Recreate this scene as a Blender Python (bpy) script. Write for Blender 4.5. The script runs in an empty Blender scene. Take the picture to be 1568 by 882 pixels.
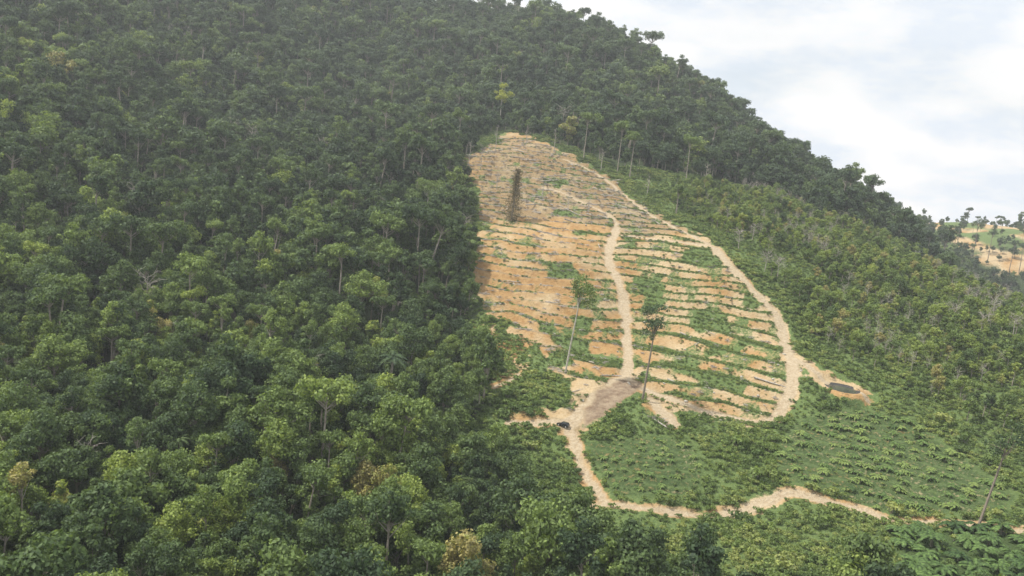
import bpy, math, numpy as np
from mathutils import Vector, Matrix
rng=np.random.default_rng(7)
# ---------------------------------------------------------------- survey (photogrammetry of the hillside)
F=1220.0; P=math.radians(8.0); RL=math.radians(6.0)
Rv=np.array([1,0,0.]);Fw=np.array([0,math.cos(P),-math.sin(P)]);U=np.array([0,math.sin(P),math.cos(P)])
CR=math.cos(RL)*Rv+math.sin(RL)*U; CU=-math.sin(RL)*Rv+math.cos(RL)*U
def pw(u,v,d): return Fw*d+CR*((u-784)/F*d)+CU*(-(v-441)/F*d)
CPX=[(0,0,650,20),(0,200,450,20),(0,400,320,20),(0,600,220,18),(0,860,140,18),(300,0,800,20),(300,200,560,20),(300,400,350,20),(300,600,225,18),(300,860,150,18),
(520,60,850,20),(500,200,640,20),(480,330,430,20),(500,600,250,18),(550,860,160,18),(650,300,480,22),(700,480,350,20),(700,640,275,18),(740,800,205,18),(600,150,760,20),(700,60,900,20),
(500,-60,1000,15),(640,-5,1000,24),(760,2,1000,27),(900,20,970,27),(1000,70,930,28),(1100,122,880,34),(1200,195,820,39),(1290,250,760,37),(1350,290,730,36),(1430,350,700,36),(1500,405,660,28),(1568,445,620,24),
(1000,110,1070,34),(1100,165,1010,40),(1200,250,950,40),(1290,300,890,40),(1350,335,850,40),(1430,385,810,40),(1500,430,770,32),(1568,480,740,28),
(1440,334,1150,8),(1480,345,1050,3),(1568,372,950,2),
(800,100,800,20),(950,150,760,20),(950,230,620,5),(1000,300,540,3),(1100,250,600,15),(1150,300,550,8),(1250,280,620,18),(1300,340,540,8),(1350,400,470,3),(1450,430,480,3),
(790,230,600,0),(740,290,540,0),(940,350,480,0),(1100,385,445,0),(750,400,430,0),(850,400,430,0),(1000,450,410,0),(1150,450,405,0),(1200,520,370,0),(960,500,385,0),(850,500,375,0),(960,575,335,0),(760,590,320,0),(790,648,295,0),(870,650,292,0),(1080,560,345,0),(1190,640,310,0),(1290,595,325,0),(1220,560,340,0),
(1300,470,410,2),(1500,500,380,2),(1568,560,340,2),(1400,600,320,2),(1300,680,285,1),(1500,700,275,2),(1568,760,250,2),(925,775,250,0),(1100,790,248,0),(1210,755,258,0),(1350,795,246,0),(1500,805,240,0),(1050,700,275,1),(1300,860,218,1),(1540,850,215,4),(1150,860,200,10),(930,850,190,16)]
CP=[]
for u,v,d,h in CPX:
    p=pw(u,v,d); CP.append((p[0],p[1],p[2]-h))
CP+=[(0,80,-102),(-150,60,-90),(150,60,-100),(0,-300,-100),(400,-300,-100),(-400,-300,-80),(400,100,-90),(-400,100,-40),(700,300,-70),(-600,500,60),(-500,1000,150),(800,700,-60),(900,1300,-60),(-900,300,80),(-300,1500,0),(100,1400,20),(500,1300,-60)]
C=np.array(CP,float)
def phi(r2): return 0.5*r2*np.log(r2+1e-6)
n=len(C); XY=C[:,:2]/500
D2=((XY[:,None]-XY[None])**2).sum(2)
A=np.zeros((n+3,n+3));A[:n,:n]=phi(D2)+np.eye(n)*2e-4
A[:n,n]=1;A[:n,n+1:]=XY;A[n,:n]=1;A[n+1:,:n]=XY.T
Wt=np.linalg.solve(A,np.concatenate([C[:,2],[0,0,0]]))
def base_h(x,y):
    x=np.asarray(x,float);y=np.asarray(y,float)
    X=x/500;Y=y/500
    z=Wt[n]+Wt[n+1]*X+Wt[n+2]*Y
    for i in range(n): z=z+Wt[i]*phi((X-XY[i,0])**2+(Y-XY[i,1])**2)
    r=np.hypot(x,y-500);t=np.clip((r-950)/600,0,1);t=t*t*(3-2*t)
    return np.clip(z,-130,340)*(1-t)-110*t
def unproj(pts):
    out=[]
    T=np.arange(120,1500,1.0)
    for u,v in pts:
        d=pw(u,v,1.0)
        z=base_h(d[0]*T,d[1]*T)
        b=np.where(d[2]*T<z)[0]
        t=T[b[0]] if len(b) else 1499
        out.append((d[0]*t,d[1]*t))
    return np.array(out)
PIX={
'clear':[(762,200),(800,205),(850,232),(900,250),(935,272),(975,305),(1020,340),(1090,375),(1130,420),(1160,450),(1205,490),(1215,540),(1230,580),(1215,620),(1180,658),(1130,660),(1080,645),(1035,640),(1030,662),(1000,640),(970,610),(930,640),(870,660),(780,655),(790,640),(850,635),(870,600),(838,562),(812,532),(780,500),(735,470),(728,420),(732,350),(728,310),(712,270),(720,240),(755,222)],
'open':[(750,195),(850,222),(930,255),(1000,268),(1080,278),(1190,298),(1250,340),(1350,365),(1420,405),(1590,450),(1700,600),(1700,960),(1210,960),(1110,920),(1000,900),(890,890),(850,840),(790,775),(755,720),(735,650),(750,590),(755,560),(722,510),(725,420),(722,340),(706,270),(718,235)],
'plant':[(1225,640),(1300,620),(1400,640),(1480,700),(1560,760),(1540,790),(1350,785),(1260,755),(1200,740),(1180,700)],
'plantL':[(890,680),(1000,670),(1060,690),(1080,740),(1040,770),(940,765),(905,710)],
'palms':[(1365,812),(1640,825),(1640,950),(1400,950)],
'pad':[(940,580),(985,588),(965,612),(925,640),(885,652),(895,625)],
'lobe':[(1205,535),(1250,553),(1300,578),(1337,610),(1325,622),(1270,610),(1238,580),(1215,572)],
'rslope':[(1010,285),(1190,300),(1350,365),(1590,450),(1700,600),(1600,720),(1400,600),(1290,550),(1240,520),(1190,450),(1120,375),(1030,325)],
'debris':[(715,240),(760,200),(860,235),(930,265),(1000,320),(1060,360),(1000,365),(930,350),(860,335),(735,340)],
'leftbare':[(735,495),(800,510),(812,560),(795,585),(740,600),(730,540)],
}
ROADS=[([(850,240),(905,258),(940,283),(975,312),(1020,345),(1060,365),(1095,385)],2.2),
([(1095,385),(1115,410),(1135,432),(1165,460),(1195,490),(1200,520),(1212,550),(1218,575),(1210,605),(1190,635),(1165,648),(1120,640),(1075,630),(1035,618),(985,600),(960,580)],4.2),
([(830,285),(870,295),(905,315),(940,335),(945,350)],2.2),
([(945,350),(935,375),(930,400),(945,430),(955,460),(960,500),(962,540),(962,570)],4.2),
([(945,362),(1000,368),(1080,380)],2.2),
([(960,575),(930,600),(905,625),(875,650)],5.5),
([(778,652),(820,648),(865,648),(875,670),(885,700),(905,740),(925,775)],2.7),
([(895,775),(925,778),(970,782),(1040,785),(1100,792)],2.2),
([(1100,792),(1140,785),(1180,765),(1215,755),(1250,765),(1300,778),(1350,793)],4.2),
([(1350,793),(1400,799),(1455,802),(1520,808),(1580,818)],2.3),
([(1212,548),(1240,560),(1265,580),(1290,597),(1325,615)],3.4),
([(757,595),(775,587),(800,573)],2.5),
([(1000,618),(1020,640),(1030,658)],4.5)]
W={k:unproj(v) for k,v in PIX.items()}
W['hillbare']=np.array([pw(u,v,d)[:2] for u,v,d in [(1400,345,1160),(1480,345,1140),(1568,352,1060),(1620,400,900),(1530,395,880),(1455,365,990)]])
RD=[(unproj(p),w) for p,w in ROADS]
POND=unproj([(1290,596)])[0]; CAR=unproj([(862,654)])
# ---------------------------------------------------------------- noise / masks
def h2(ix,iy,s):
    v=(ix.astype(np.int64)*374761393+iy.astype(np.int64)*668265263+s*1446653)&0xffffffff
    v=((v^(v>>13))*1274126)&0xffffffff
    v=((v^(v>>15))*2246822)&0xffffffff
    return ((v^(v>>16))&0xffffff)/float(0xffffff)
def vn(x,y,s=0):
    ix=np.floor(x);iy=np.floor(y);fx=x-ix;fy=y-iy;fx=fx*fx*(3-2*fx);fy=fy*fy*(3-2*fy)
    a=h2(ix,iy,s);b=h2(ix+1,iy,s);c=h2(ix,iy+1,s);d=h2(ix+1,iy+1,s)
    return (a*(1-fx)+b*fx)*(1-fy)+(c*(1-fx)+d*fx)*fy
def fbm(x,y,s=0,o=3):
    t=0;a=.5;k=0
    for i in range(o):
        t=t+a*vn(x*2**i,y*2**i,s+i*17);k+=a;a*=.5
    return t/k
def seg(x,y,a,b):
    dx,dy=b[0]-a[0],b[1]-a[1];L=dx*dx+dy*dy+1e-9
    t=np.clip(((x-a[0])*dx+(y-a[1])*dy)/L,0,1)
    return np.hypot(x-a[0]-t*dx,y-a[1]-t*dy)
def sdp(x,y,poly):
    d=np.full(x.shape,1e9);ins=np.zeros(x.shape,bool);m=len(poly)
    for i in range(m):
        a=poly[i];b=poly[(i+1)%m]
        d=np.minimum(d,seg(x,y,a,b))
        c=((a[1]>y)!=(b[1]>y))&(x<(b[0]-a[0])*(y-a[1])/((b[1]-a[1]) if abs(b[1]-a[1])>1e-9 else 1e-9)+a[0])
        ins^=c
    return np.where(ins,-d,d)
def ss(a,b,v):
    t=np.clip((v-a)/(b-a),0,1);return t*t*(3-2*t)
def smooth_line(p,it=2):
    for _ in range(it):
        q=[p[0]]
        for i in range(len(p)-1): q+=[p[i]*.75+p[i+1]*.25,p[i]*.25+p[i+1]*.75]
        q.append(p[-1]);p=np.array(q)
    return p
RD=[(smooth_line(p,1),w) for p,w in RD]
def roadd(x,y):
    d=np.full(x.shape,1e9)
    for pts,w in RD:
        x0,y0=pts.min(0)-30;x1,y1=pts.max(0)+30
        s=(x>x0)&(x<x1)&(y>y0)&(y<y1)
        if not s.any(): continue
        xx,yy=x[s],y[s];dd=d[s]
        for i in range(len(pts)-1): dd=np.minimum(dd,seg(xx,yy,pts[i],pts[i+1])-w/2)
        d[s]=dd
    return d
STEP=3.4
pz0=float(base_h(*POND))
def terrain(x,y,full=True):
    x=np.asarray(x,float);y=np.asarray(y,float)
    zs=base_h(x,y)+(fbm(x/70,y/70,1)-.5)*6
    zb=zs+(fbm(x/16,y/16,5)-.5)*1.8
    wx=x+(fbm(x/15,y/15,9)-.5)*22;wy=y+(fbm(x/15,y/15,23)-.5)*22
    R={}
    sc=sdp(wx,wy,W['clear']);sp=sdp(x,y,W['plant']);spl=sdp(x,y,W['plantL']);spad=sdp(wx*.5+x*.5,wy*.5+y*.5,W['pad'])
    lobe=sdp(wx*.4+x*.6,wy*.4+y*.6,W['lobe'])
    rd=roadd(x+(fbm(x/5,y/5,3)-.5)*3.4,y+(fbm(x/5,y/5,4)-.5)*3.4)
    mc=ss(1.5,-1.5,sc);mp=np.maximum(ss(3,-3,sp),ss(3,-3,spl));spp=np.minimum(sp,spl)
    ter=np.maximum(mc,mp)*ss(0,3,rd)*ss(0,4,spad)
    step=np.where(spp<8,1.25,STEP)
    zt=(zs+(fbm(x/42,y/42,31,2)-.5)*np.where(spp<8,1.5,6)+(vn(x/9,y/9,35)-.5)*np.where(spp<8,.2,.6))/step
    fl=np.floor(zt);fr=zt-fl
    S=np.clip((fr-.55)/.4,0,1)-0.06*np.sin(fr/.55*math.pi)*(fr<.55)
    z=zb+ter*((fl+S)-zt+.2)*step
    rm=ss(2.5,-.5,rd)
    z=z-rm*.5
    pr=np.hypot((x-POND[0])/1.0,(y-POND[1])/1.35)
    pm=ss(11,7,pr);z=z*(1-pm)+(pz0+.3-1.2*ss(6.5,4.5,pr))*pm
    R.update(zb=zb,sc=sc,sp=spp,rd=rd,mc=mc,fr=fr,fl=fl,ter=ter,spad=spad,pr=pr,wx=wx,wy=wy,lobe=lobe)
    R['right']=ss(-5,70,x-(y-400)*.12-25)
    R['patch']=ss(.60,.68,fbm(x/24,y/18,57)-.06+.10*R['right']-.05*ss(420,520,y))
    R['vegn']=.6*fbm(x/22,fl*3.37+.5,51,2)+.4*fbm(x/12,y/12,53)
    return z,R
# ---------------------------------------------------------------- node helpers
def newmat(name):
    m=bpy.data.materials.new(name);m.use_nodes=True;nt=m.node_tree;nt.nodes.clear()
    out=nt.nodes.new('ShaderNodeOutputMaterial');return m,nt,out
def N(nt,t,**k):
    nd=nt.nodes.new(t)
    for a,b in k.items(): setattr(nd,a,b)
    return nd
def ramp(nt,stops,inp):
    r=N(nt,'ShaderNodeValToRGB');el=r.color_ramp.elements
    while len(el)<len(stops): el.new(.5)
    for e,(p,c) in zip(el,stops): e.position=p;e.color=(*c,1)
    nt.links.new(inp,r.inputs[0]);return r.outputs[0]
def mixc(nt,f,a,b,bt='MIX'):
    m=N(nt,'ShaderNodeMix',data_type='RGBA',blend_type=bt)
    for i,v in ((0,f),(6,a),(7,b)):
        if isinstance(v,(float,int)): m.inputs[i].default_value=v
        elif isinstance(v,tuple): m.inputs[i].default_value=(*v,1)
        else: nt.links.new(v,m.inputs[i])
    return m.outputs[2]
def math_(nt,op,a,b=None,clamp=False):
    m=N(nt,'ShaderNodeMath',operation=op,use_clamp=clamp)
    for i,v in enumerate((a,b)):
        if v is None: continue
        if isinstance(v,(float,int)): m.inputs[i].default_value=v
        else: nt.links.new(v,m.inputs[i])
    return m.outputs[0]
def noise(nt,scale,det=3,vec=None,rough=.55):
    t=N(nt,'ShaderNodeTexNoise');t.inputs['Scale'].default_value=scale;t.inputs['Detail'].default_value=det;t.inputs['Roughness'].default_value=rough
    if vec is not None: nt.links.new(vec,t.inputs['Vector'])
    return t.outputs[0]
def leaf_mat(name,stops,tint=None,trans=.34):
    m,nt,out=newmat(name)
    tc=N(nt,'ShaderNodeTexCoord')
    if tint is None:
        a=N(nt,'ShaderNodeAttribute',attribute_type='INSTANCER',attribute_name='tint');t=a.outputs['Fac']
    else:
        v=N(nt,'ShaderNodeValue');v.outputs[0].default_value=tint;t=v.outputs[0]
    nz=noise(nt,.45,1,tc.outputs['Object'])
    t2=math_(nt,'ADD',t,math_(nt,'MULTIPLY',math_(nt,'SUBTRACT',nz,.5),.45),True)
    col=ramp(nt,stops,t2)
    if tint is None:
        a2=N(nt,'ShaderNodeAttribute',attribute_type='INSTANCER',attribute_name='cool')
        col=mixc(nt,a2.outputs['Fac'],col,(.14,.19,.155))  # aerial haze painted into the leaf colour, a pale blue-green mix
    nz2=noise(nt,1.7,0,tc.outputs['Object'])
    col=mixc(nt,1.0,col,ramp(nt,[(.3,(.60,.60,.64)),(.7,(1.38,1.33,1.15))],nz2),'MULTIPLY')
    b=N(nt,'ShaderNodeBsdfPrincipled');nt.links.new(col,b.inputs['Base Color']);b.inputs['Roughness'].default_value=.6;b.inputs['Specular IOR Level'].default_value=.22
    tr=N(nt,'ShaderNodeBsdfTranslucent');nt.links.new(mixc(nt,1.0,col,(1.3,1.28,.65),'MULTIPLY'),tr.inputs[0])
    mx=N(nt,'ShaderNodeMixShader');mx.inputs[0].default_value=trans
    nt.links.new(b.outputs[0],mx.inputs[1]);nt.links.new(tr.outputs[0],mx.inputs[2]);nt.links.new(mx.outputs[0],out.inputs[0])
    return m
def plain(name,c1,c2,scale=2,rough=.8,obj=True):
    m,nt,out=newmat(name);tc=N(nt,'ShaderNodeTexCoord')
    col=ramp(nt,[(.3,c1),(.7,c2)],noise(nt,scale,4,tc.outputs['Object']))
    b=N(nt,'ShaderNodeBsdfPrincipled');nt.links.new(col,b.inputs['Base Color']);b.inputs['Roughness'].default_value=rough
    nt.links.new(b.outputs[0],out.inputs[0]);return m
FOREST=[(0,(.06,.10,.055)),(.3,(.115,.175,.075)),(.6,(.20,.28,.095)),(.85,(.31,.39,.11)),(1,(.37,.34,.16))]
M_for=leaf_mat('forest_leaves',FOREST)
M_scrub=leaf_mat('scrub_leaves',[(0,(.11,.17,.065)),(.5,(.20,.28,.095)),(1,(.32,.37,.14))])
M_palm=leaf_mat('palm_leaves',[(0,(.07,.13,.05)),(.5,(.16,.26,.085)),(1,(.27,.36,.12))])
M_bark=plain('bark',(.20,.17,.13),(.38,.34,.29),1.5)
M_grey=plain('dead_wood',(.24,.21,.175),(.50,.46,.41),1.2)
# ---------------------------------------------------------------- mesh helpers
class MB:
    def __init__(s): s.v=[];s.f=[];s.m=[];s.n=0
    def add(s,v,f,m):
        v=np.asarray(v,float);s.v.append(v);s.f+= [tuple(int(i)+s.n for i in q) for q in f];s.m+=[m]*len(f);s.n+=len(v)
    def quads(s,c,nrm,L,Wd,rg,m,jit=.5):
        k=len(c);nn=nrm+rg.normal(0,jit,(k,3));nn/=np.linalg.norm(nn,axis=1)[:,None]+1e-9
        a=np.cross(nn,rg.normal(0,1,(k,3)));a/=np.linalg.norm(a,axis=1)[:,None]+1e-9;b=np.cross(nn,a)
        sc=rg.uniform(.6,1.35,(k,1))
        v=np.stack([c-a*L*sc,c+b*Wd*sc,c+a*L*sc,c-b*Wd*sc],1).reshape(-1,3)
        i=np.arange(k)*4+s.n
        s.v.append(v);s.f+=np.stack([i,i+1,i+2,i+3],1).tolist();s.m+=[m]*k;s.n+=4*k
    def tube(s,pts,rad,m,k=6):
        pts=[np.array(p,float) for p in pts];v=[];f=[]
        for i,p in enumerate(pts):
            d=pts[min(i+1,len(pts)-1)]-pts[max(i-1,0)];d/=np.linalg.norm(d)+1e-9
            a=np.cross(d,[0,0,1.]) if abs(d[2])<.9 else np.cross(d,[1.,0,0]);a/=np.linalg.norm(a);b=np.cross(d,a)
            for j in range(k):
                t=2*math.pi*j/k;v.append(p+(a*math.cos(t)+b*math.sin(t))*rad[i])
        for i in range(len(pts)-1):
            for j in range(k): f.append((i*k+j,i*k+(j+1)%k,(i+1)*k+(j+1)%k,(i+1)*k+j))
        f.append(tuple(range(k))[::-1]);f.append(tuple((len(pts)-1)*k+j for j in range(k)))
        s.add(v,f,m)
    def mesh(s,name,mats,smooth=False):
        me=bpy.data.meshes.new(name);me.from_pydata(np.concatenate(s.v).tolist(),[],s.f)
        for q in mats: me.materials.append(q)
        me.polygons.foreach_set('material_index',s.m)
        if smooth: me.polygons.foreach_set('use_smooth',[True]*len(s.f))
        me.update();return me
def tree_mesh(name,seed,H,R,CH,ncl,leaves,L,mats,tr=.28,sparse=1.0,bend=.6,flat=.72,deep=0,cone=0.):
    rg=np.random.default_rng(seed);b=MB()
    bx,by=rg.normal(0,bend,2);top=np.array([bx,by,H-CH*.45])
    pts=[(0,0,-1.5),(bx*.2,by*.1,H*.25),(bx*.5,by*.6,H*.5),tuple(top)]
    b.tube(pts,[tr*1.25,tr,tr*.8,tr*.5],0,7)
    cc=np.array([bx,by,H-CH*.5]);cl=[]
    for i in range(ncl):
        d=rg.normal(0,1,3)
        if deep: d[2]=rg.uniform(-1.0,1.25)
        else: d[2]=abs(d[2])-.3
        d/=np.linalg.norm(d)
        rr=rg.uniform(.5,.92) if i>2 else .3
        asym=1+.3*math.sin(math.atan2(d[1],d[0])*2+seed)
        sh=1-cone*d[2]
        c=cc+d*np.array([R*asym*sh,R*asym*sh,CH*.5])*rr;cl.append((c,R*rg.uniform(.22,.46)))
    if deep: cl.append((cc+np.array([0,0,CH*.38]),R*.38))
    per=int(leaves/ncl)
    for c,cr in cl:
        st=np.array([bx*.7,by*.7,min(H-CH*rg.uniform(.7,1.0),c[2])]);mid=(st+c)/2+rg.normal(0,.3,3)
        b.tube([st,mid,c],[tr*.4,tr*.27,tr*.1],0,4)
        k=int(per*sparse*(cr/(R*.35))**2)
        d=rg.normal(0,1,(k,3));d[:,2]+=.35;d/=np.linalg.norm(d,axis=1)[:,None]
        p=c+d*cr*rg.uniform(.45,1.15,(k,1))*np.array([1,1,flat])+rg.normal(0,.15,(k,3))
        b.quads(p,d,L,L*.6,rg,1)
    return b.mesh(name,mats)
def bush_mesh(name,seed,R,H,leaves,L,mats):
    rg=np.random.default_rng(seed);b=MB()
    for i in range(5):
        a=rg.uniform(0,6.28);b.tube([(0,0,-.2),(math.cos(a)*R*.5,math.sin(a)*R*.5,H*.6)],[.05,.02],0,3)
    for i in range(5):
        c=np.array([rg.normal(0,R*.38),rg.normal(0,R*.38),H*rg.uniform(.3,.75)]);k=leaves//5
        d=rg.normal(0,1,(k,3));d[:,2]=np.abs(d[:,2])*1.1-.2;d/=np.linalg.norm(d,axis=1)[:,None]
        b.quads(c+d*R*.5*rg.uniform(.5,1.15,(k,1))*np.array([1,1,H/R*.6]),d,L,L*.55,rg,1)
    return b.mesh(name,mats)
def palm_mesh(name,seed,th,fl,nf,mats,wd=.3):
    rg=np.random.default_rng(seed);b=MB();b.tube([(0,0,-.5),(0,0,th*.6),(0,0,th)],[.35,.3,.32],0,7)
    for i in range(nf):
        a=i*2.399+rg.uniform(-.2,.2);up=rg.uniform(.15,1.05);ln=fl*rg.uniform(.8,1.1);pts=[]
        for s in np.linspace(0,1,8):
            r=ln*s*math.cos(up*(1-s*.3))*.95+.1;z=th+ln*s*math.sin(up)*.9-ln*.65*s*s
            pts.append(np.array([math.cos(a)*r,math.sin(a)*r,z]))
        b.tube(pts,[.06]*7+[.02],1,3)
        sd=np.array([-math.sin(a),math.cos(a),0])
        for j in range(1,7):
            for q in range(2):
                p=pts[j]*(1-q*.5)+pts[j+1 if j<7 else j]*q*.5;fw=pts[j+1]-pts[j];fw/=np.linalg.norm(fw)
                w=ln*.15*math.sin(math.pi*(j+q*.5)/7.3)+.12
                for sg in (1,-1):
                    tip=p+sd*sg*w+fw*w*.5+np.array([0,0,-w*.35+rg.normal(0,.05)])
                    b.add([p-fw*wd*.4,p+fw*wd,tip],[(0,1,2)],1)
    return b.mesh(name,mats)
def bare_mesh(name,seed,H,R,mats,nb=26,tr=.22):
    rg=np.random.default_rng(seed);b=MB();lx,ly=rg.normal(0,H*.04,2);b.tube([(0,0,-1),(lx*.6,ly*.3,H*.5),(lx,ly,H)],[tr,tr*.7,tr*.2],0,6)
    for i in range(nb):
        z=H*rg.uniform(.4,.95);a=rg.uniform(0,6.28);l=R*rg.uniform(.4,1);q=z/H;s=np.array([lx*q,ly*q,z]);e=s+np.array([math.cos(a)*l,math.sin(a)*l,l*.7])
        m_=(s+e)/2+rg.normal(0,.25,3);b.tube([s,m_,e],[tr*.35,tr*.22,.03],0,4)
        for j in range(4): b.tube([m_*(1-j/4)+e*j/4,e+rg.normal(0,l*.35,3)],[.05,.02],0,3)
    return b.mesh(name,mats)
def log_mesh(name,seed,L,r,mats,nb=3):
    rg=np.random.default_rng(seed);b=MB();b.tube([(-L/2,0,r*.5),(0,rg.normal(0,.15),r*.8),(L/2,rg.normal(0,.3),r*.6)],[r,r*.85,r*.5],0,7)
    for i in range(nb):
        x=rg.uniform(0,L/2);s=rg.choice([-1,1]);b.tube([(x,0,r),(x+rg.uniform(.5,2),s*rg.uniform(.8,2.2),r+rg.uniform(.1,1.2))],[r*.4,r*.12],0,4)
    return b.mesh(name,mats)
def brush_mesh(name,seed,R,k,mats):
    rg=np.random.default_rng(seed);b=MB()
    for i in range(k):
        a=rg.uniform(0,3.14);c=rg.normal(0,R*.4,3);c[2]=abs(c[2])*.35+.1;l=rg.uniform(.5,R)
        d=np.array([math.cos(a),math.sin(a),rg.normal(0,.15)])*l;b.tube([c-d,c+d],[.09,.04],0,3)
    return b.mesh(name,mats)
def rock_mesh(name,seed,mats):
    import bmesh
    bm=bmesh.new();bmesh.ops.create_icosphere(bm,subdivisions=2,radius=.7);rg=np.random.default_rng(seed)
    for v in bm.verts:
        k=1+.25*math.sin(v.co.x*4+seed)*math.cos(v.co.y*5)+rg.normal(0,.06);v.co=Vector((v.co.x*k*1.2,v.co.y*k,v.co.z*k*.65))
    me=bpy.data.meshes.new(name);bm.to_mesh(me);bm.free();me.materials.append(mats[0]);return me
def proto(coln,meshes):
    c=bpy.data.collections.new(coln)
    for i,me in enumerate(meshes):
        o=bpy.data.objects.new(f'{coln}_{i:02d}',me);c.objects.link(o)
    return c
def scatter(name,x,y,z,idx,scl,tint,col,tilt=.06,rot=None):
    k=len(x);me=bpy.data.meshes.new(name);me.vertices.add(k)
    me.vertices.foreach_set('co',np.stack([x,y,z],1).astype(np.float32).ravel())
    def at(nm,t,prop,arr):
        a=me.attributes.new(nm,t,'POINT');a.data.foreach_set(prop,arr)
    at('idx','INT','value',np.asarray(idx,np.int32));at('scl','FLOAT','value',np.asarray(scl,np.float32));at('tint','FLOAT','value',np.asarray(tint,np.float32))
    at('cool','FLOAT','value',(.38*ss(350,900,y)).astype(np.float32))  # painted haze amount for the leaves, growing with distance
    if rot is None: rot=np.stack([rng.normal(0,tilt,k),rng.normal(0,tilt,k),rng.uniform(0,6.283,k)],1)
    at('rot','FLOAT_VECTOR','vector',rot.astype(np.float32).ravel())
    o=bpy.data.objects.new(name,me);bpy.context.collection.objects.link(o)
    g=bpy.data.node_groups.new(name+'_instances','GeometryNodeTree')
    g.interface.new_socket('Geometry',in_out='INPUT',socket_type='NodeSocketGeometry');g.interface.new_socket('Geometry',in_out='OUTPUT',socket_type='NodeSocketGeometry')
    gi=g.nodes.new('NodeGroupInput');go=g.nodes.new('NodeGroupOutput')
    ci=g.nodes.new('GeometryNodeCollectionInfo');ci.inputs['Collection'].default_value=col;ci.inputs['Separate Children'].default_value=True;ci.inputs['Reset Children'].default_value=True
    ip=g.nodes.new('GeometryNodeInstanceOnPoints');ip.inputs['Pick Instance'].default_value=True
    def na(nm,t):
        q=g.nodes.new('GeometryNodeInputNamedAttribute');q.data_type=t;q.inputs['Name'].default_value=nm
        return [s for s in q.outputs if s.enabled and s.name=='Attribute'][0]
    L=g.links.new
    L(gi.outputs[0],ip.inputs['Points']);L(ci.outputs[0],ip.inputs['Instance']);L(na('idx','INT'),ip.inputs['Instance Index'])
    L(na('rot','FLOAT_VECTOR'),ip.inputs['Rotation']);L(na('scl','FLOAT'),ip.inputs['Scale']);L(ip.outputs[0],go.inputs[0])
    md=o.modifiers.new('instances','NODES');md.node_group=g
    return o
# ---------------------------------------------------------------- terrain mesh
def axis(a,b,st,lo,hi,capd):
    f=list(np.arange(a,b+.01,st))
    def ext(x0,sg,lim):
        r=[];s=st;x=x0
        while True:
            s=s*1.07
            if abs(x)<capd: s=min(s,9)
            x+=sg*s;r.append(x)
            if sg*x>lim: break
        return r
    return np.array(ext(a,-1,-lo)[::-1]+f+ext(b,1,hi))
xs=axis(-50,215,.9,-12000,12000,900);ys=axis(190,660,.9,-3000,16000,1300)
X,Y=np.meshgrid(xs,ys);X=X.ravel();Y=Y.ravel()
Z,R=terrain(X,Y)
mc,fr,rd,ter=R['mc'],R['fr'],R['rd'],R['ter']
riser=ss(.44,.58,fr)*ss(1.03,.93,fr)
rightness=R['right']
bench_soil=ss(.40,.54,R['vegn']-.01-.34*rightness)
soil_c=np.maximum(riser*(1-.55*ss(.55,.7,fbm(X/7,Y/7,61)+.06*rightness)),bench_soil*.85)
soil_c=soil_c*(1-.2*fbm(X/3,Y/3,71))*(1-.85*R['patch'])
soil=mc*soil_c
sdeb=sdp(R['wx'],R['wy'],W['debris']);deb=np.maximum(ss(6,-8,sdeb)*mc*.85,mc*(1-riser)*.95)
road=ss(.7,-.4,rd);pad=ss(1.5,-1.5,R['spad'])
bank=ss(2.6,.6,rd+2.6*(fbm(X/5,Y/5,77)-.5))*.85*ss(.3,.6,fbm(X/18,Y/18,81)+.08)
lb=ss(3,-3,sdp(R['wx'],R['wy'],W['leftbare']))*ss(.42,.55,fbm(X/8,Y/8,88))
lobe=ss(1,-1.5,R['lobe'])*ss(.35,.5,fbm(X/6,Y/6,43))
hbm=ss(8,-4,sdp(X,Y,W['hillbare']))*ss(.28,.48,fbm(X/45,Y/45,99))
soil=np.maximum.reduce([soil,road,pad,bank,lb,lobe,ss(9.6,7.8,R['pr']+2*(fbm(X/4,Y/4,9)-.5)),hbm*.85])
pt=ss(2,-2,R['sp'])*riser*.33;soil=np.maximum(soil,pt)
opn=sdp(R['wx'],R['wy'],W['open']);grv=sdp(X,Y,W['palms'])
nx=len(xs);ny=len(ys)
I=np.arange(nx*ny).reshape(ny,nx)
Q=np.stack([I[:-1,:-1],I[:-1,1:],I[1:,1:],I[1:,:-1]],-1).reshape(-1,4)
isr=(rd[Q].mean(1)<0.2)
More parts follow.
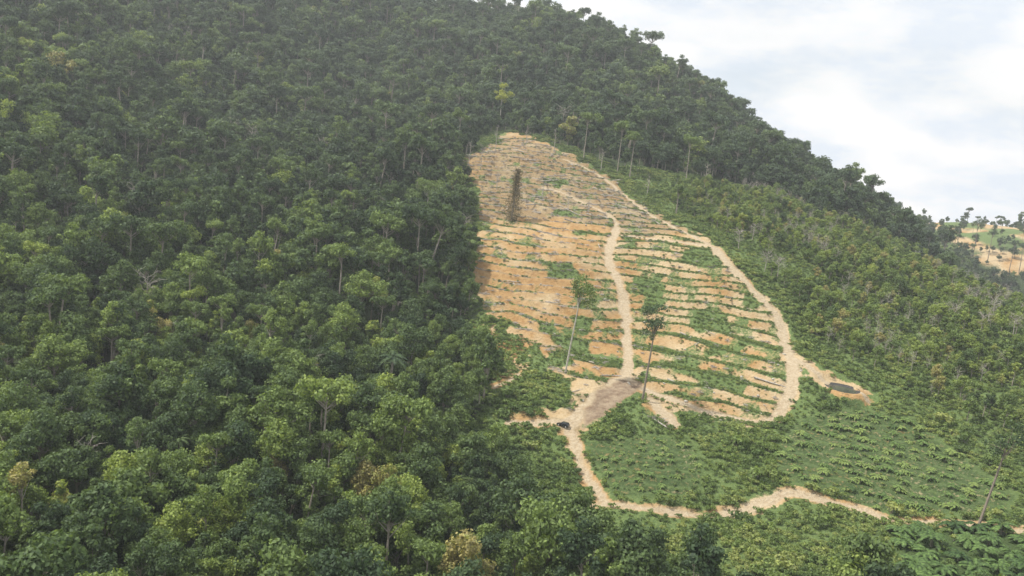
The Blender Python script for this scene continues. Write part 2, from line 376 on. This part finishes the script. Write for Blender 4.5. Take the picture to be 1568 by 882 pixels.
def mk_ground():
    m,nt,out=newmat('hillside_ground')
    def at(nm): return N(nt,'ShaderNodeAttribute',attribute_name=nm).outputs['Fac']
    g=N(nt,'ShaderNodeNewGeometry');pos=g.outputs['Position']
    n1=noise(nt,.9,4,pos,.7);n2=noise(nt,.05,3,pos);n3=noise(nt,.35,4,pos)
    green=ramp(nt,[(.3,(.085,.13,.045)),(.55,(.145,.205,.07)),(.75,(.22,.26,.10))],n1)
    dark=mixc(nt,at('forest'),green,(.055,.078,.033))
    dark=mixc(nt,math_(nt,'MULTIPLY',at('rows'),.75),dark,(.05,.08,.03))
    orange=ramp(nt,[(.3,(.35,.20,.08)),(.7,(.48,.315,.145))],n3)
    tan=ramp(nt,[(.3,(.44,.325,.18)),(.7,(.57,.455,.29))],n1)
    warm=math_(nt,'ADD',math_(nt,'MULTIPLY',math_(nt,'SUBTRACT',n2,.48),5.0),at('pale'),True)
    soilc=mixc(nt,warm,orange,tan)
    soilc=mixc(nt,math_(nt,'MULTIPLY',at('debris'),.62),soilc,ramp(nt,[(.35,(.13,.11,.07)),(.65,(.34,.28,.18))],n1))
    soilc=mixc(nt,at('road'),soilc,ramp(nt,[(.35,(.39,.30,.195)),(.65,(.53,.445,.315))],n1))
    soilc=mixc(nt,at('pad'),soilc,ramp(nt,[(.35,(.20,.14,.095)),(.7,(.37,.29,.20))],n3))
    f=math_(nt,'ADD',at('soil'),math_(nt,'MULTIPLY',math_(nt,'SUBTRACT',n1,.5),1.1))
    f=math_(nt,'MULTIPLY',math_(nt,'SUBTRACT',f,.34),3.2,True)
    col=mixc(nt,f,dark,soilc)
    b=N(nt,'ShaderNodeBsdfPrincipled');nt.links.new(col,b.inputs['Base Color']);b.inputs['Roughness'].default_value=.92;b.inputs['Specular IOR Level'].default_value=.15
    bp=N(nt,'ShaderNodeBump');bp.inputs['Strength'].default_value=1;bp.inputs['Distance'].default_value=1.0;nt.links.new(n1,bp.inputs['Height']);nt.links.new(bp.outputs[0],b.inputs['Normal'])
    nt.links.new(b.outputs[0],out.inputs[0]);return m
MG=mk_ground()
def part(name,sel):
    q=Q[sel];u,inv=np.unique(q.ravel(),return_inverse=True)
    me=bpy.data.meshes.new(name);me.from_pydata(np.stack([X[u],Y[u],Z[u]],1).tolist(),[],inv.reshape(-1,4).tolist())
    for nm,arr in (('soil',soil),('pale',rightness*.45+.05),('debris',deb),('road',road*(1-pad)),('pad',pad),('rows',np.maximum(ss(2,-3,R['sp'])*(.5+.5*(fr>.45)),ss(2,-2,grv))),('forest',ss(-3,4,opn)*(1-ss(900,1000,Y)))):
        a=me.attributes.new(nm,'FLOAT','POINT');a.data.foreach_set('value',arr[u].astype(np.float32))
    me.materials.append(MG);me.polygons.foreach_set('use_smooth',[True]*len(q))
    o=bpy.data.objects.new(name,me);bpy.context.collection.objects.link(o);return o
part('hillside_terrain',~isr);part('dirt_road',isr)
# ---------------------------------------------------------------- prototypes
tm=[M_bark,M_for];tp=[]
SH=[(16,4.5,11,20,.0),(18,5.1,12,24,.1),(14,3.5,10,15,.15),(19,4.9,12,23,.0),(15,5.2,9,20,.0),(18,3.4,13,17,.2),(13,4.6,9,17,.1),(20,5.8,12,26,.0),(17,3.9,12,18,.3)]
for i,(H,Rr,CH,nc,cn) in enumerate(SH):
    tp.append(tree_mesh('tree_crown',100+i,H,Rr,CH,nc,3000,.40,tm,deep=1,cone=cn,flat=.8))
tp.append(tree_mesh('tree_tall',130,26,5.8,9,14,2000,.46,tm,.34,.8))
tp.append(tree_mesh('tree_tall',131,26,4.4,11,12,1700,.44,tm,.3,.7,deep=1))
tp.append(bare_mesh('tree_bare',132,18,4,[M_grey]))
tp.append(palm_mesh('wild_palm',133,14,4.5,16,[M_bark,M_for]))
for i,(H,Rr,CH,nc,cn) in enumerate(SH):
    tp.append(tree_mesh('tree_crown_far',160+i,H,Rr,CH,nc,1150,.62,tm,deep=1,cone=cn,flat=.8))
COLT=proto('rainforest_tree_kinds',tp)
COLB=proto('scrub_kinds',[bush_mesh('bush',200+i,1.6,1.5+.3*i,190,.31,[M_bark,M_scrub]) for i in range(4)])
COLP=proto('oil_palm_kinds',[palm_mesh('palm',220+i,1.6+.5*i,4.4,18,[M_bark,M_palm],.42) for i in range(3)])
COLL=proto('log_kinds',[log_mesh('log',240+i,l,r,[M_grey]) for i,(l,r) in enumerate([(9,.3),(14,.38),(6,.22),(11,.28)])])
COLS=proto('brush_kinds',[brush_mesh('brush',250+i,1.8,22,[M_grey]) for i in range(3)])
COLR=proto('rock_kinds',[rock_mesh('rock',260+i,[plain('rock_%d'%i,(.32,.29,.24),(.5,.47,.4),3)]) for i in range(3)])
def grid(x0,x1,y0,y1,s,jit=.45):
    gx,gy=np.meshgrid(np.arange(x0,x1,s),np.arange(y0,y1,s));gx=gx.ravel();gy=gy.ravel()
    return gx+rng.uniform(-jit,jit,gx.shape)*s,gy+rng.uniform(-jit,jit,gx.shape)*s
# forest
x,y=grid(-640,760,70,1150,4.9,.55);mul=1+.55*ss(230,650,y);k=(np.abs(x)<.78*y+45)&(rng.random(len(x))<mul**-1.7);x,y=x[k],y[k]
z,R=terrain(x,y);so=sdp(R['wx'],R['wy'],W['open']);hb=sdp(x,y,W['hillbare'])
k=(so>1.5)&((hb>5)|(rng.random(len(x))<.12))&(R['rd']>5);x,y,z,so,hb=x[k],y[k],z[k],so[k],hb[k];m=len(x)
sz=.58+.5*fbm(x/28,y/28,91)+rng.normal(0,.21,m);sz=np.where(rng.random(m)<.07,sz*1.4,sz);sz=np.clip(sz*np.where(rng.random(m)<.28,.6,1),.36,1.5)
near=ss(480,260,y)*ss(60,-60,x)
tint=np.clip(-.06+.42*fbm(x/60,y/60,95)+.50*near*fbm(x/35,y/35,97)+rng.normal(0,.20,m)+np.where(rng.random(m)<.055,.38,0),0,1)
idx=rng.integers(0,9,m);far=rng.random(m)<ss(330,430,y);idx=np.where(far,idx+13,idx)
r=rng.random(m);idx=np.where((r<.05)&(so>25),9,idx);idx=np.where((r>.05)&(r<.10)&(so>25),10,idx);idx=np.where((r>.10)&(r<.106),11,idx);idx=np.where((r>.106)&(r<.114),12,idx)
sz=np.where((idx==9)|(idx==10),np.clip(sz,.8,1.3),sz)*(1+.45*ss(230,650,y)*ss(0,25,so))
sz=np.where((hb<60)&(x>350),sz*.5,sz)
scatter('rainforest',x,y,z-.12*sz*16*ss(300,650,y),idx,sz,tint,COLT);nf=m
# secondary growth on the right-hand slope
x,y=grid(20,420,230,640,4.0);z,R=terrain(x,y);s=sdp(x,y,W['rslope'])
k=(s<-2)&(R['rd']>4)&(R['sc']>3)&(fbm(x/22,y/22,111)+rng.normal(0,.14,len(x))>.47);x,y,z=x[k],y[k],z[k];m=len(x)
bare_p=.03+.32*ss(.46,.58,fbm(x/40,y/40,171))*ss(110,190,x)
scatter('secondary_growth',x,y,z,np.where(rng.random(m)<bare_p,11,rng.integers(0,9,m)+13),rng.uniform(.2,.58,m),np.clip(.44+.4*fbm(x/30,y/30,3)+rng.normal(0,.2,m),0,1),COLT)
# scrub
x,y=grid(-70,420,175,720,2.35);z,R=terrain(x,y);so=sdp(R['wx'],R['wy'],W['open']);gv=sdp(x,y,W['palms'])
k=(so<6)&(R['rd']>.7)&(R['sc']>-.5)&(R['spad']>1)&(R['pr']>9)&((R['lobe']>.5)|(rng.random(len(x))<.15))&(np.abs(x)<.72*y+10)&((gv>0)|(rng.random(len(x))<.12));x,y,z=x[k],y[k],z[k];fr_=R['fr'][k];pl=R['sp'][k]<0
k=~(pl&(rng.random(len(x))<.68));x,y,z,fr_,pl=x[k],y[k],z[k],fr_[k],pl[k];m=len(x)
sz=.36+1.35*fbm(x/11,y/11,121)**1.7+rng.normal(0,.15,m);sz=np.where(rng.random(m)<.04,sz*1.7,sz);sz=np.where(pl,sz*.45,sz);sz=np.clip(sz,.25,2.2)
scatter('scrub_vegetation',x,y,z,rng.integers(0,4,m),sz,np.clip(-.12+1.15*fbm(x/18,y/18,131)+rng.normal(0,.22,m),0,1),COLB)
# vegetation on the cleared terraces
x,y=grid(-50,200,270,660,1.3);z,R=terrain(x,y)
rt=R['right']
lip=(R['fr']<.38)|(R['fr']>.95);dens=np.where(lip,.34+1.0*rt,.03+.05*rt)*ss(.66,.44,R['vegn']-.3*rt)*1.25+.55*R['patch']
k=(R['sc']<0)&(R['rd']>.6)&(R['spad']>1)&(rng.random(len(x))<dens);x2,y2,z2=x[k],y[k],z[k];m=len(x2)
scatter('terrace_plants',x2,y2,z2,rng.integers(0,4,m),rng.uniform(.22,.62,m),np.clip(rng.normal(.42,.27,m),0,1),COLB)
sd_=sdp(x,y,W['debris'])
k=(R['sc']<0)&(R['rd']>1)&(R['spad']>1)&(rng.random(len(x))<np.where(sd_<0,.14,.02+.12*lip*(1-rt)));xb,yb,zb_=x[k],y[k],z[k];m=len(xb)
scatter('brushwood',xb,yb,zb_,rng.integers(0,3,m),rng.uniform(.4,1.1,m),np.zeros(m),COLS)
k=(R['sc']<0)&(R['rd']>2)&(R['spad']>1)&(rng.random(len(x))<np.where(sd_<0,.026,.004));xb,yb,zb_=x[k],y[k],z[k];m=len(xb)
scatter('fallen_logs',xb,yb,zb_+.15,rng.integers(0,4,m),rng.uniform(.6,1.3,m),np.zeros(m),COLL,.12)
k=(R['sc']<2)&(R['rd']>0)&(rng.random(len(x))<.004+.03*(np.hypot(x-118,y-325)<22));xb,yb,zb_=x[k],y[k],z[k];m=len(xb)
scatter('boulders',xb,yb,zb_+.1,rng.integers(0,3,m),rng.uniform(.3,1.1,m),np.zeros(m),COLR,.3)
# oil palms
x,y=grid(0,400,170,360,2.2);z,R=terrain(x,y);k=(R['sp']<-1)&(R['rd']>2)&(R['fr']<.42)&(R['fr']>.05)&(rng.random(len(x))<.62);x,y,z=x[k],y[k],z[k];m=len(x)
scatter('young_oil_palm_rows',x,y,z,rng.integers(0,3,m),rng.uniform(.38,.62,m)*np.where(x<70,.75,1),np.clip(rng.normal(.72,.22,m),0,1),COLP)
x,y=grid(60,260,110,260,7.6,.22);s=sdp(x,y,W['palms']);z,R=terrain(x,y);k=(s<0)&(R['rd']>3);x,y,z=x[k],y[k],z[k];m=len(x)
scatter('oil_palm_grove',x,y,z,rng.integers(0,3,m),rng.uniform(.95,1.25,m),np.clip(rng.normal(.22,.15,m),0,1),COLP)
# ---------------------------------------------------------------- individual trees
def lm(nm,c,t): return leaf_mat(nm,c,t,.25)
LD=lm('dark_foliage',FOREST,.1);LM_=lm('mid_foliage',FOREST,.5);LY=lm('yellow_foliage',[(0,(.30,.35,.07)),(1,(.46,.50,.11))],.5);LB=lm('vine_foliage',[(0,(.13,.12,.07)),(1,(.23,.19,.12))],.5)
pale=plain('pale_bark',(.38,.35,.30),(.62,.58,.51),.8)
darkb=plain('brown_bark',(.17,.14,.11),(.30,.25,.2),.8)
def place(px,name,me,rz=0,lean=0):
    g=unproj([px])[0];zz=float(terrain(np.array([g[0]]),np.array([g[1]]))[0][0])
    o=bpy.data.objects.new(name,me);o.location=(g[0],g[1],zz);o.rotation_euler=(0,lean,rz);bpy.context.collection.objects.link(o);return o
T='rainforest_tree'
place((865,575),T,tree_mesh(T,301,42,7,14,14,2400,.42,[pale,LM_],.34,.62,1.2,deep=1),0,.06)
place((983,618),T,tree_mesh(T,302,39,7.3,16,13,2200,.42,[darkb,LD],.42,.55,1.0,deep=1),0,.04)
place((1498,808),T,tree_mesh(T,303,34,6.5,13,10,1500,.4,[darkb,LD],.36,.6,1.2,deep=1),0,.16)
place((765,192),'yellow_green_tree',tree_mesh(T,304,38,8.5,20,15,3300,.5,[pale,LY],.4,deep=1))
for i,(px,H,Rr,CH) in enumerate([((893,247),38,8,13),((945,265),40,6.5,13),((964,272),34,6.5,11),((1050,278),34,8.5,12),((1035,330),20,5,9),((700,235),34,6,12)]):
    place(px,T,tree_mesh(T,310+i,H,Rr,CH,12,2400,.48,[M_bark,LM_],.36,.9))
place((650,352),T,tree_mesh(T,320,34,9.5,14,18,4200,.45,[pale,LM_],.5,.9))
# vine covered dead trunk
b=MB();rg=np.random.default_rng(5);b.tube([(0,0,-1),(.3,0,12),(.8,.2,24),(1.2,0,33)],[.7,.6,.45,.2],0,8)
hh=rg.uniform(.5,32,3600);a=rg.uniform(0,6.28,3600);rr=(1.1+3.6*np.exp(-((hh-8)/8)**2)+1.6*np.sin(hh*.9+a)**2)*rg.uniform(.3,1.3,3600)
b.quads(np.stack([np.cos(a)*rr+hh*.035,np.sin(a)*rr,hh],1),np.stack([np.cos(a),np.sin(a),a*0],1),.42,.24,rg,1,.9)
for i in range(16):
    z0=rg.uniform(8,31);a0=rg.uniform(0,6.28);l=rg.uniform(1.5,4.8);b.tube([(z0*.035,0,z0),(math.cos(a0)*l,math.sin(a0)*l,z0+l*.5)],[.16,.05],0,4)
place((783,338),'vine_covered_dead_tree',b.mesh('vine_tree',[darkb,LB]))
for i,(px,H,Rr,CH) in enumerate([((1358,310),36,8,10),((1378,318),36,5,10),((1398,330),30,5,8),((1465,380),30,5,9),((1490,392),46,9,17),((1512,402),40,8,13),((1545,417),36,5,10),((1560,420),36,6,10),((1125,160),30,5,10),((1140,174),34,6,11),((1220,228),36,6,11),((1270,262),34,5,10)]):
    place(px,T,tree_mesh(T,340+i,H,Rr,CH,9,1000,.5,[darkb,LD],.4,.6))
for px in [(1130,390),(1170,420),(1190,430),(1150,375),(1480,470),(1520,490),(1550,520),(1500,520),(1460,500)]:
    place(px,'bare_tree',bare_mesh('bare_tree',int(px[0]),11,3.5,[M_grey]))
for px,h in [((735,262),18),((758,232),20),((805,225),17),((848,236),20),((920,262),16),((990,300),13),((716,264),22),((1078,292),18),((900,330),8),((830,300),9),((870,318),10),((760,290),12)]:
    place(px,'dead_tree',bare_mesh('dead_tree',int(px[0]),h,2.8,[M_grey],12,.3))
# ---------------------------------------------------------------- pond
b=MB();k=48;v=[];f=[]
th=np.linspace(0,2*math.pi,k,endpoint=False);rx=5.9+.35*np.sin(th*3+1)
v=[(0,0,0)]+[(math.cos(t)*r_,math.sin(t)*r_*1.35,0) for t,r_ in zip(th,rx)]
f=[(0,i+1,(i+1)%k+1) for i in range(k)]
b.add(v,f,0)
ring=[];rf=[]
for j,(dr,dz) in enumerate([(-.9,-.15),(-.1,.35),(.5,.55),(1.3,.3)]):
    ring+=[(math.cos(t)*(r_+dr),math.sin(t)*(r_+dr)*1.35,dz) for t,r_ in zip(th,rx)]
for j in range(3):
    rf+=[(j*k+i,j*k+(i+1)%k,(j+1)*k+(i+1)%k,(j+1)*k+i) for i in range(k)]
b.add(ring,rf,1)
mw,nt,out=newmat('pond_water');pb=N(nt,'ShaderNodeBsdfPrincipled');pb.inputs['Base Color'].default_value=(.05,.055,.05,1);pb.inputs['Roughness'].default_value=.2;nt.links.new(pb.outputs[0],out.inputs[0])
bp=N(nt,'ShaderNodeBump');bp.inputs['Strength'].default_value=.15;nt.links.new(noise(nt,3),bp.inputs['Height']);nt.links.new(bp.outputs[0],pb.inputs['Normal'])
o=bpy.data.objects.new('pond',b.mesh('pond',[mw,plain('dark_liner',(.02,.02,.02),(.06,.055,.05),2,.6)],True));o.location=(POND[0],POND[1],pz0-.25);bpy.context.collection.objects.link(o)
# ---------------------------------------------------------------- car
import bmesh
mp_,nt,out=newmat('car_paint');pb=N(nt,'ShaderNodeBsdfPrincipled');pb.inputs['Base Color'].default_value=(.02,.022,.025,1);pb.inputs['Roughness'].default_value=.25;pb.inputs['Coat Weight'].default_value=.6;nt.links.new(pb.outputs[0],out.inputs[0])
mgl,nt,out=newmat('car_glass');pb=N(nt,'ShaderNodeBsdfPrincipled');pb.inputs['Base Color'].default_value=(.03,.04,.05,1);pb.inputs['Roughness'].default_value=.05;nt.links.new(pb.outputs[0],out.inputs[0])
mty=plain('tyre',(.02,.02,.02),(.03,.03,.03));mlt=plain('lamp_lens',(.6,.6,.58),(.75,.75,.7))
root=bpy.data.objects.new('parked_car',None);bpy.context.collection.objects.link(root)
def child(nm,me):
    o=bpy.data.objects.new(nm,me);o.parent=root;bpy.context.collection.objects.link(o);return o
def loft(nm,secs,mat,bev=.06):
    bm=bmesh.new();rings=[]
    for x,zl,zh,wl,wh in secs: rings.append([bm.verts.new(p) for p in ((x,-wl,zl),(x,wl,zl),(x,wl,(zl+zh)/2+.05),(x,wh,zh),(x,-wh,zh),(x,-wl,(zl+zh)/2+.05))])
    for a_,b_ in zip(rings,rings[1:]):
        for i in range(6): bm.faces.new((a_[i],a_[(i+1)%6],b_[(i+1)%6],b_[i]))
    bm.faces.new(rings[0][::-1]);bm.faces.new(rings[-1]);bmesh.ops.recalc_face_normals(bm,faces=bm.faces)
    bmesh.ops.bevel(bm,geom=bm.edges[:],offset=bev,segments=2,affect='EDGES')
    me=bpy.data.meshes.new(nm);bm.to_mesh(me);bm.free();me.materials.append(mat);return child(nm,me)
loft('body',[(-2.35,.5,1.0,.85,.8),(-2.1,.38,1.1,.93,.88),(-.9,.35,1.12,.95,.9),(1.0,.35,1.1,.95,.9),(2.1,.38,1.0,.92,.82),(2.35,.5,.85,.82,.74)],mp_)
loft('cabin',[(-2.15,1.05,1.15,.85,.8),(-1.85,1.05,1.74,.86,.7),(.25,1.05,1.78,.87,.72),(1.05,1.05,1.12,.86,.8)],mp_,.04)
def quadm(nm,v,mat):
    me=bpy.data.meshes.new(nm);me.from_pydata(v,[],[tuple(range(len(v)))]);me.materials.append(mat);child(nm,me)
quadm('windscreen',[(.98,-.72,1.19),(.98,.72,1.19),(.36,.62,1.73),(.36,-.62,1.73)],mgl)
quadm('rear_window',[(-2.14,-.68,1.25),(-2.14,.68,1.25),(-1.93,.6,1.66),(-1.93,-.6,1.66)],mgl)
for s_ in (-1,1):
    for j,(xa,xb) in enumerate([(-1.75,-1.0),(-.92,-.25),(-.17,.45)]):
        quadm('side_window',[(xa,.885*s_,1.3),(xb,.885*s_,1.3),(min(xb,.2),.77*s_,1.66),(xa,.77*s_,1.66)],mgl)
    quadm('headlamp',[(2.37,s_*.45,.72),(2.37,s_*.75,.72),(2.34,s_*.72,.88),(2.37,s_*.45,.88)],mlt)
    for xw in (-1.45,1.45):
        b=MB();b.tube([(xw,s_*.70,.36),(xw,s_*.96,.36)],[.36,.36],0,18);b.tube([(xw,s_*.9,.36),(xw,s_*.975,.36)],[.2,.2],1,12);child('wheel',b.mesh('wheel',[mty,mlt]))
cz=float(terrain(CAR[:1,0],CAR[:1,1])[0][0]);root.location=(CAR[0][0],CAR[0][1],cz+.1);root.rotation_euler=(0,0,math.radians(150))
# ---------------------------------------------------------------- haze
mh,nt,out=newmat('air_haze');vs=N(nt,'ShaderNodeVolumeScatter');vs.inputs['Color'].default_value=(.9,.95,1,1);vs.inputs['Density'].default_value=.00016;vs.inputs['Anisotropy'].default_value=.1;nt.links.new(vs.outputs[0],out.inputs['Volume'])
b=MB();a0,a1,b0,b1,c0,c1=-1300,1300,-200,1700,-300,380
b.add([(a0,b0,c0),(a1,b0,c0),(a1,b1,c0),(a0,b1,c0),(a0,b0,c1),(a1,b0,c1),(a1,b1,c1),(a0,b1,c1)],[(3,2,1,0),(4,5,6,7),(0,1,5,4),(1,2,6,5),(2,3,7,6),(3,0,4,7)],0)
o=bpy.data.objects.new('haze',b.mesh('haze',[mh]));bpy.context.collection.objects.link(o)
# ---------------------------------------------------------------- light / sky
EL=math.radians(56);AZ=math.radians(-92)
w=bpy.data.worlds.new('World');bpy.context.scene.world=w;w.use_nodes=True;nt=w.node_tree;nt.nodes.clear()
out=N(nt,'ShaderNodeOutputWorld');sk=N(nt,'ShaderNodeTexSky',sky_type='NISHITA');sk.sun_disc=False;sk.sun_elevation=EL;sk.sun_rotation=AZ;sk.air_density=1.2;sk.dust_density=2
b1=N(nt,'ShaderNodeBackground');b1.inputs[1].default_value=.15;nt.links.new(sk.outputs[0],b1.inputs[0])
b2=N(nt,'ShaderNodeBackground');b2.inputs[1].default_value=1.1
tc=N(nt,'ShaderNodeTexCoord');mp2=N(nt,'ShaderNodeMapping');mp2.inputs['Scale'].default_value=(1,1,2.6);nt.links.new(tc.outputs['Generated'],mp2.inputs[0])
nn=noise(nt,3.2,7,mp2.outputs[0],.55)
nt.links.new(ramp(nt,[(.38,(.78,.85,.94)),(.54,(1,1,1))],noise(nt,6,6,mp2.outputs[0])),b2.inputs[0])
cf=N(nt,'ShaderNodeMapRange');cf.inputs[1].default_value=.36;cf.inputs[2].default_value=.52;cf.inputs[3].default_value=.75;cf.inputs[4].default_value=1;nt.links.new(nn,cf.inputs[0])
ms=N(nt,'ShaderNodeMixShader');nt.links.new(cf.outputs[0],ms.inputs[0]);nt.links.new(b1.outputs[0],ms.inputs[1]);nt.links.new(b2.outputs[0],ms.inputs[2]);nt.links.new(ms.outputs[0],out.inputs[0])
l=bpy.data.lights.new('sun','SUN');l.energy=5.0;l.angle=math.radians(.5);l.color=(1,.95,.86);lo=bpy.data.objects.new('sun',l)
sd=Vector((math.sin(AZ)*math.cos(EL),math.cos(AZ)*math.cos(EL),math.sin(EL)));lo.rotation_euler=sd.to_track_quat('Z','Y').to_euler();bpy.context.collection.objects.link(lo)
cam=bpy.data.cameras.new('camera');co=bpy.data.objects.new('camera',cam);bpy.context.collection.objects.link(co)
co.matrix_world=Matrix(((CR[0],CU[0],-Fw[0],0),(CR[1],CU[1],-Fw[1],0),(CR[2],CU[2],-Fw[2],0),(0,0,0,1)))
cam.lens=28.0;cam.sensor_width=36;cam.clip_end=40000
sc=bpy.context.scene;sc.camera=co;sc.view_settings.view_transform='Standard';sc.view_settings.look='None'
print('forest',nf)
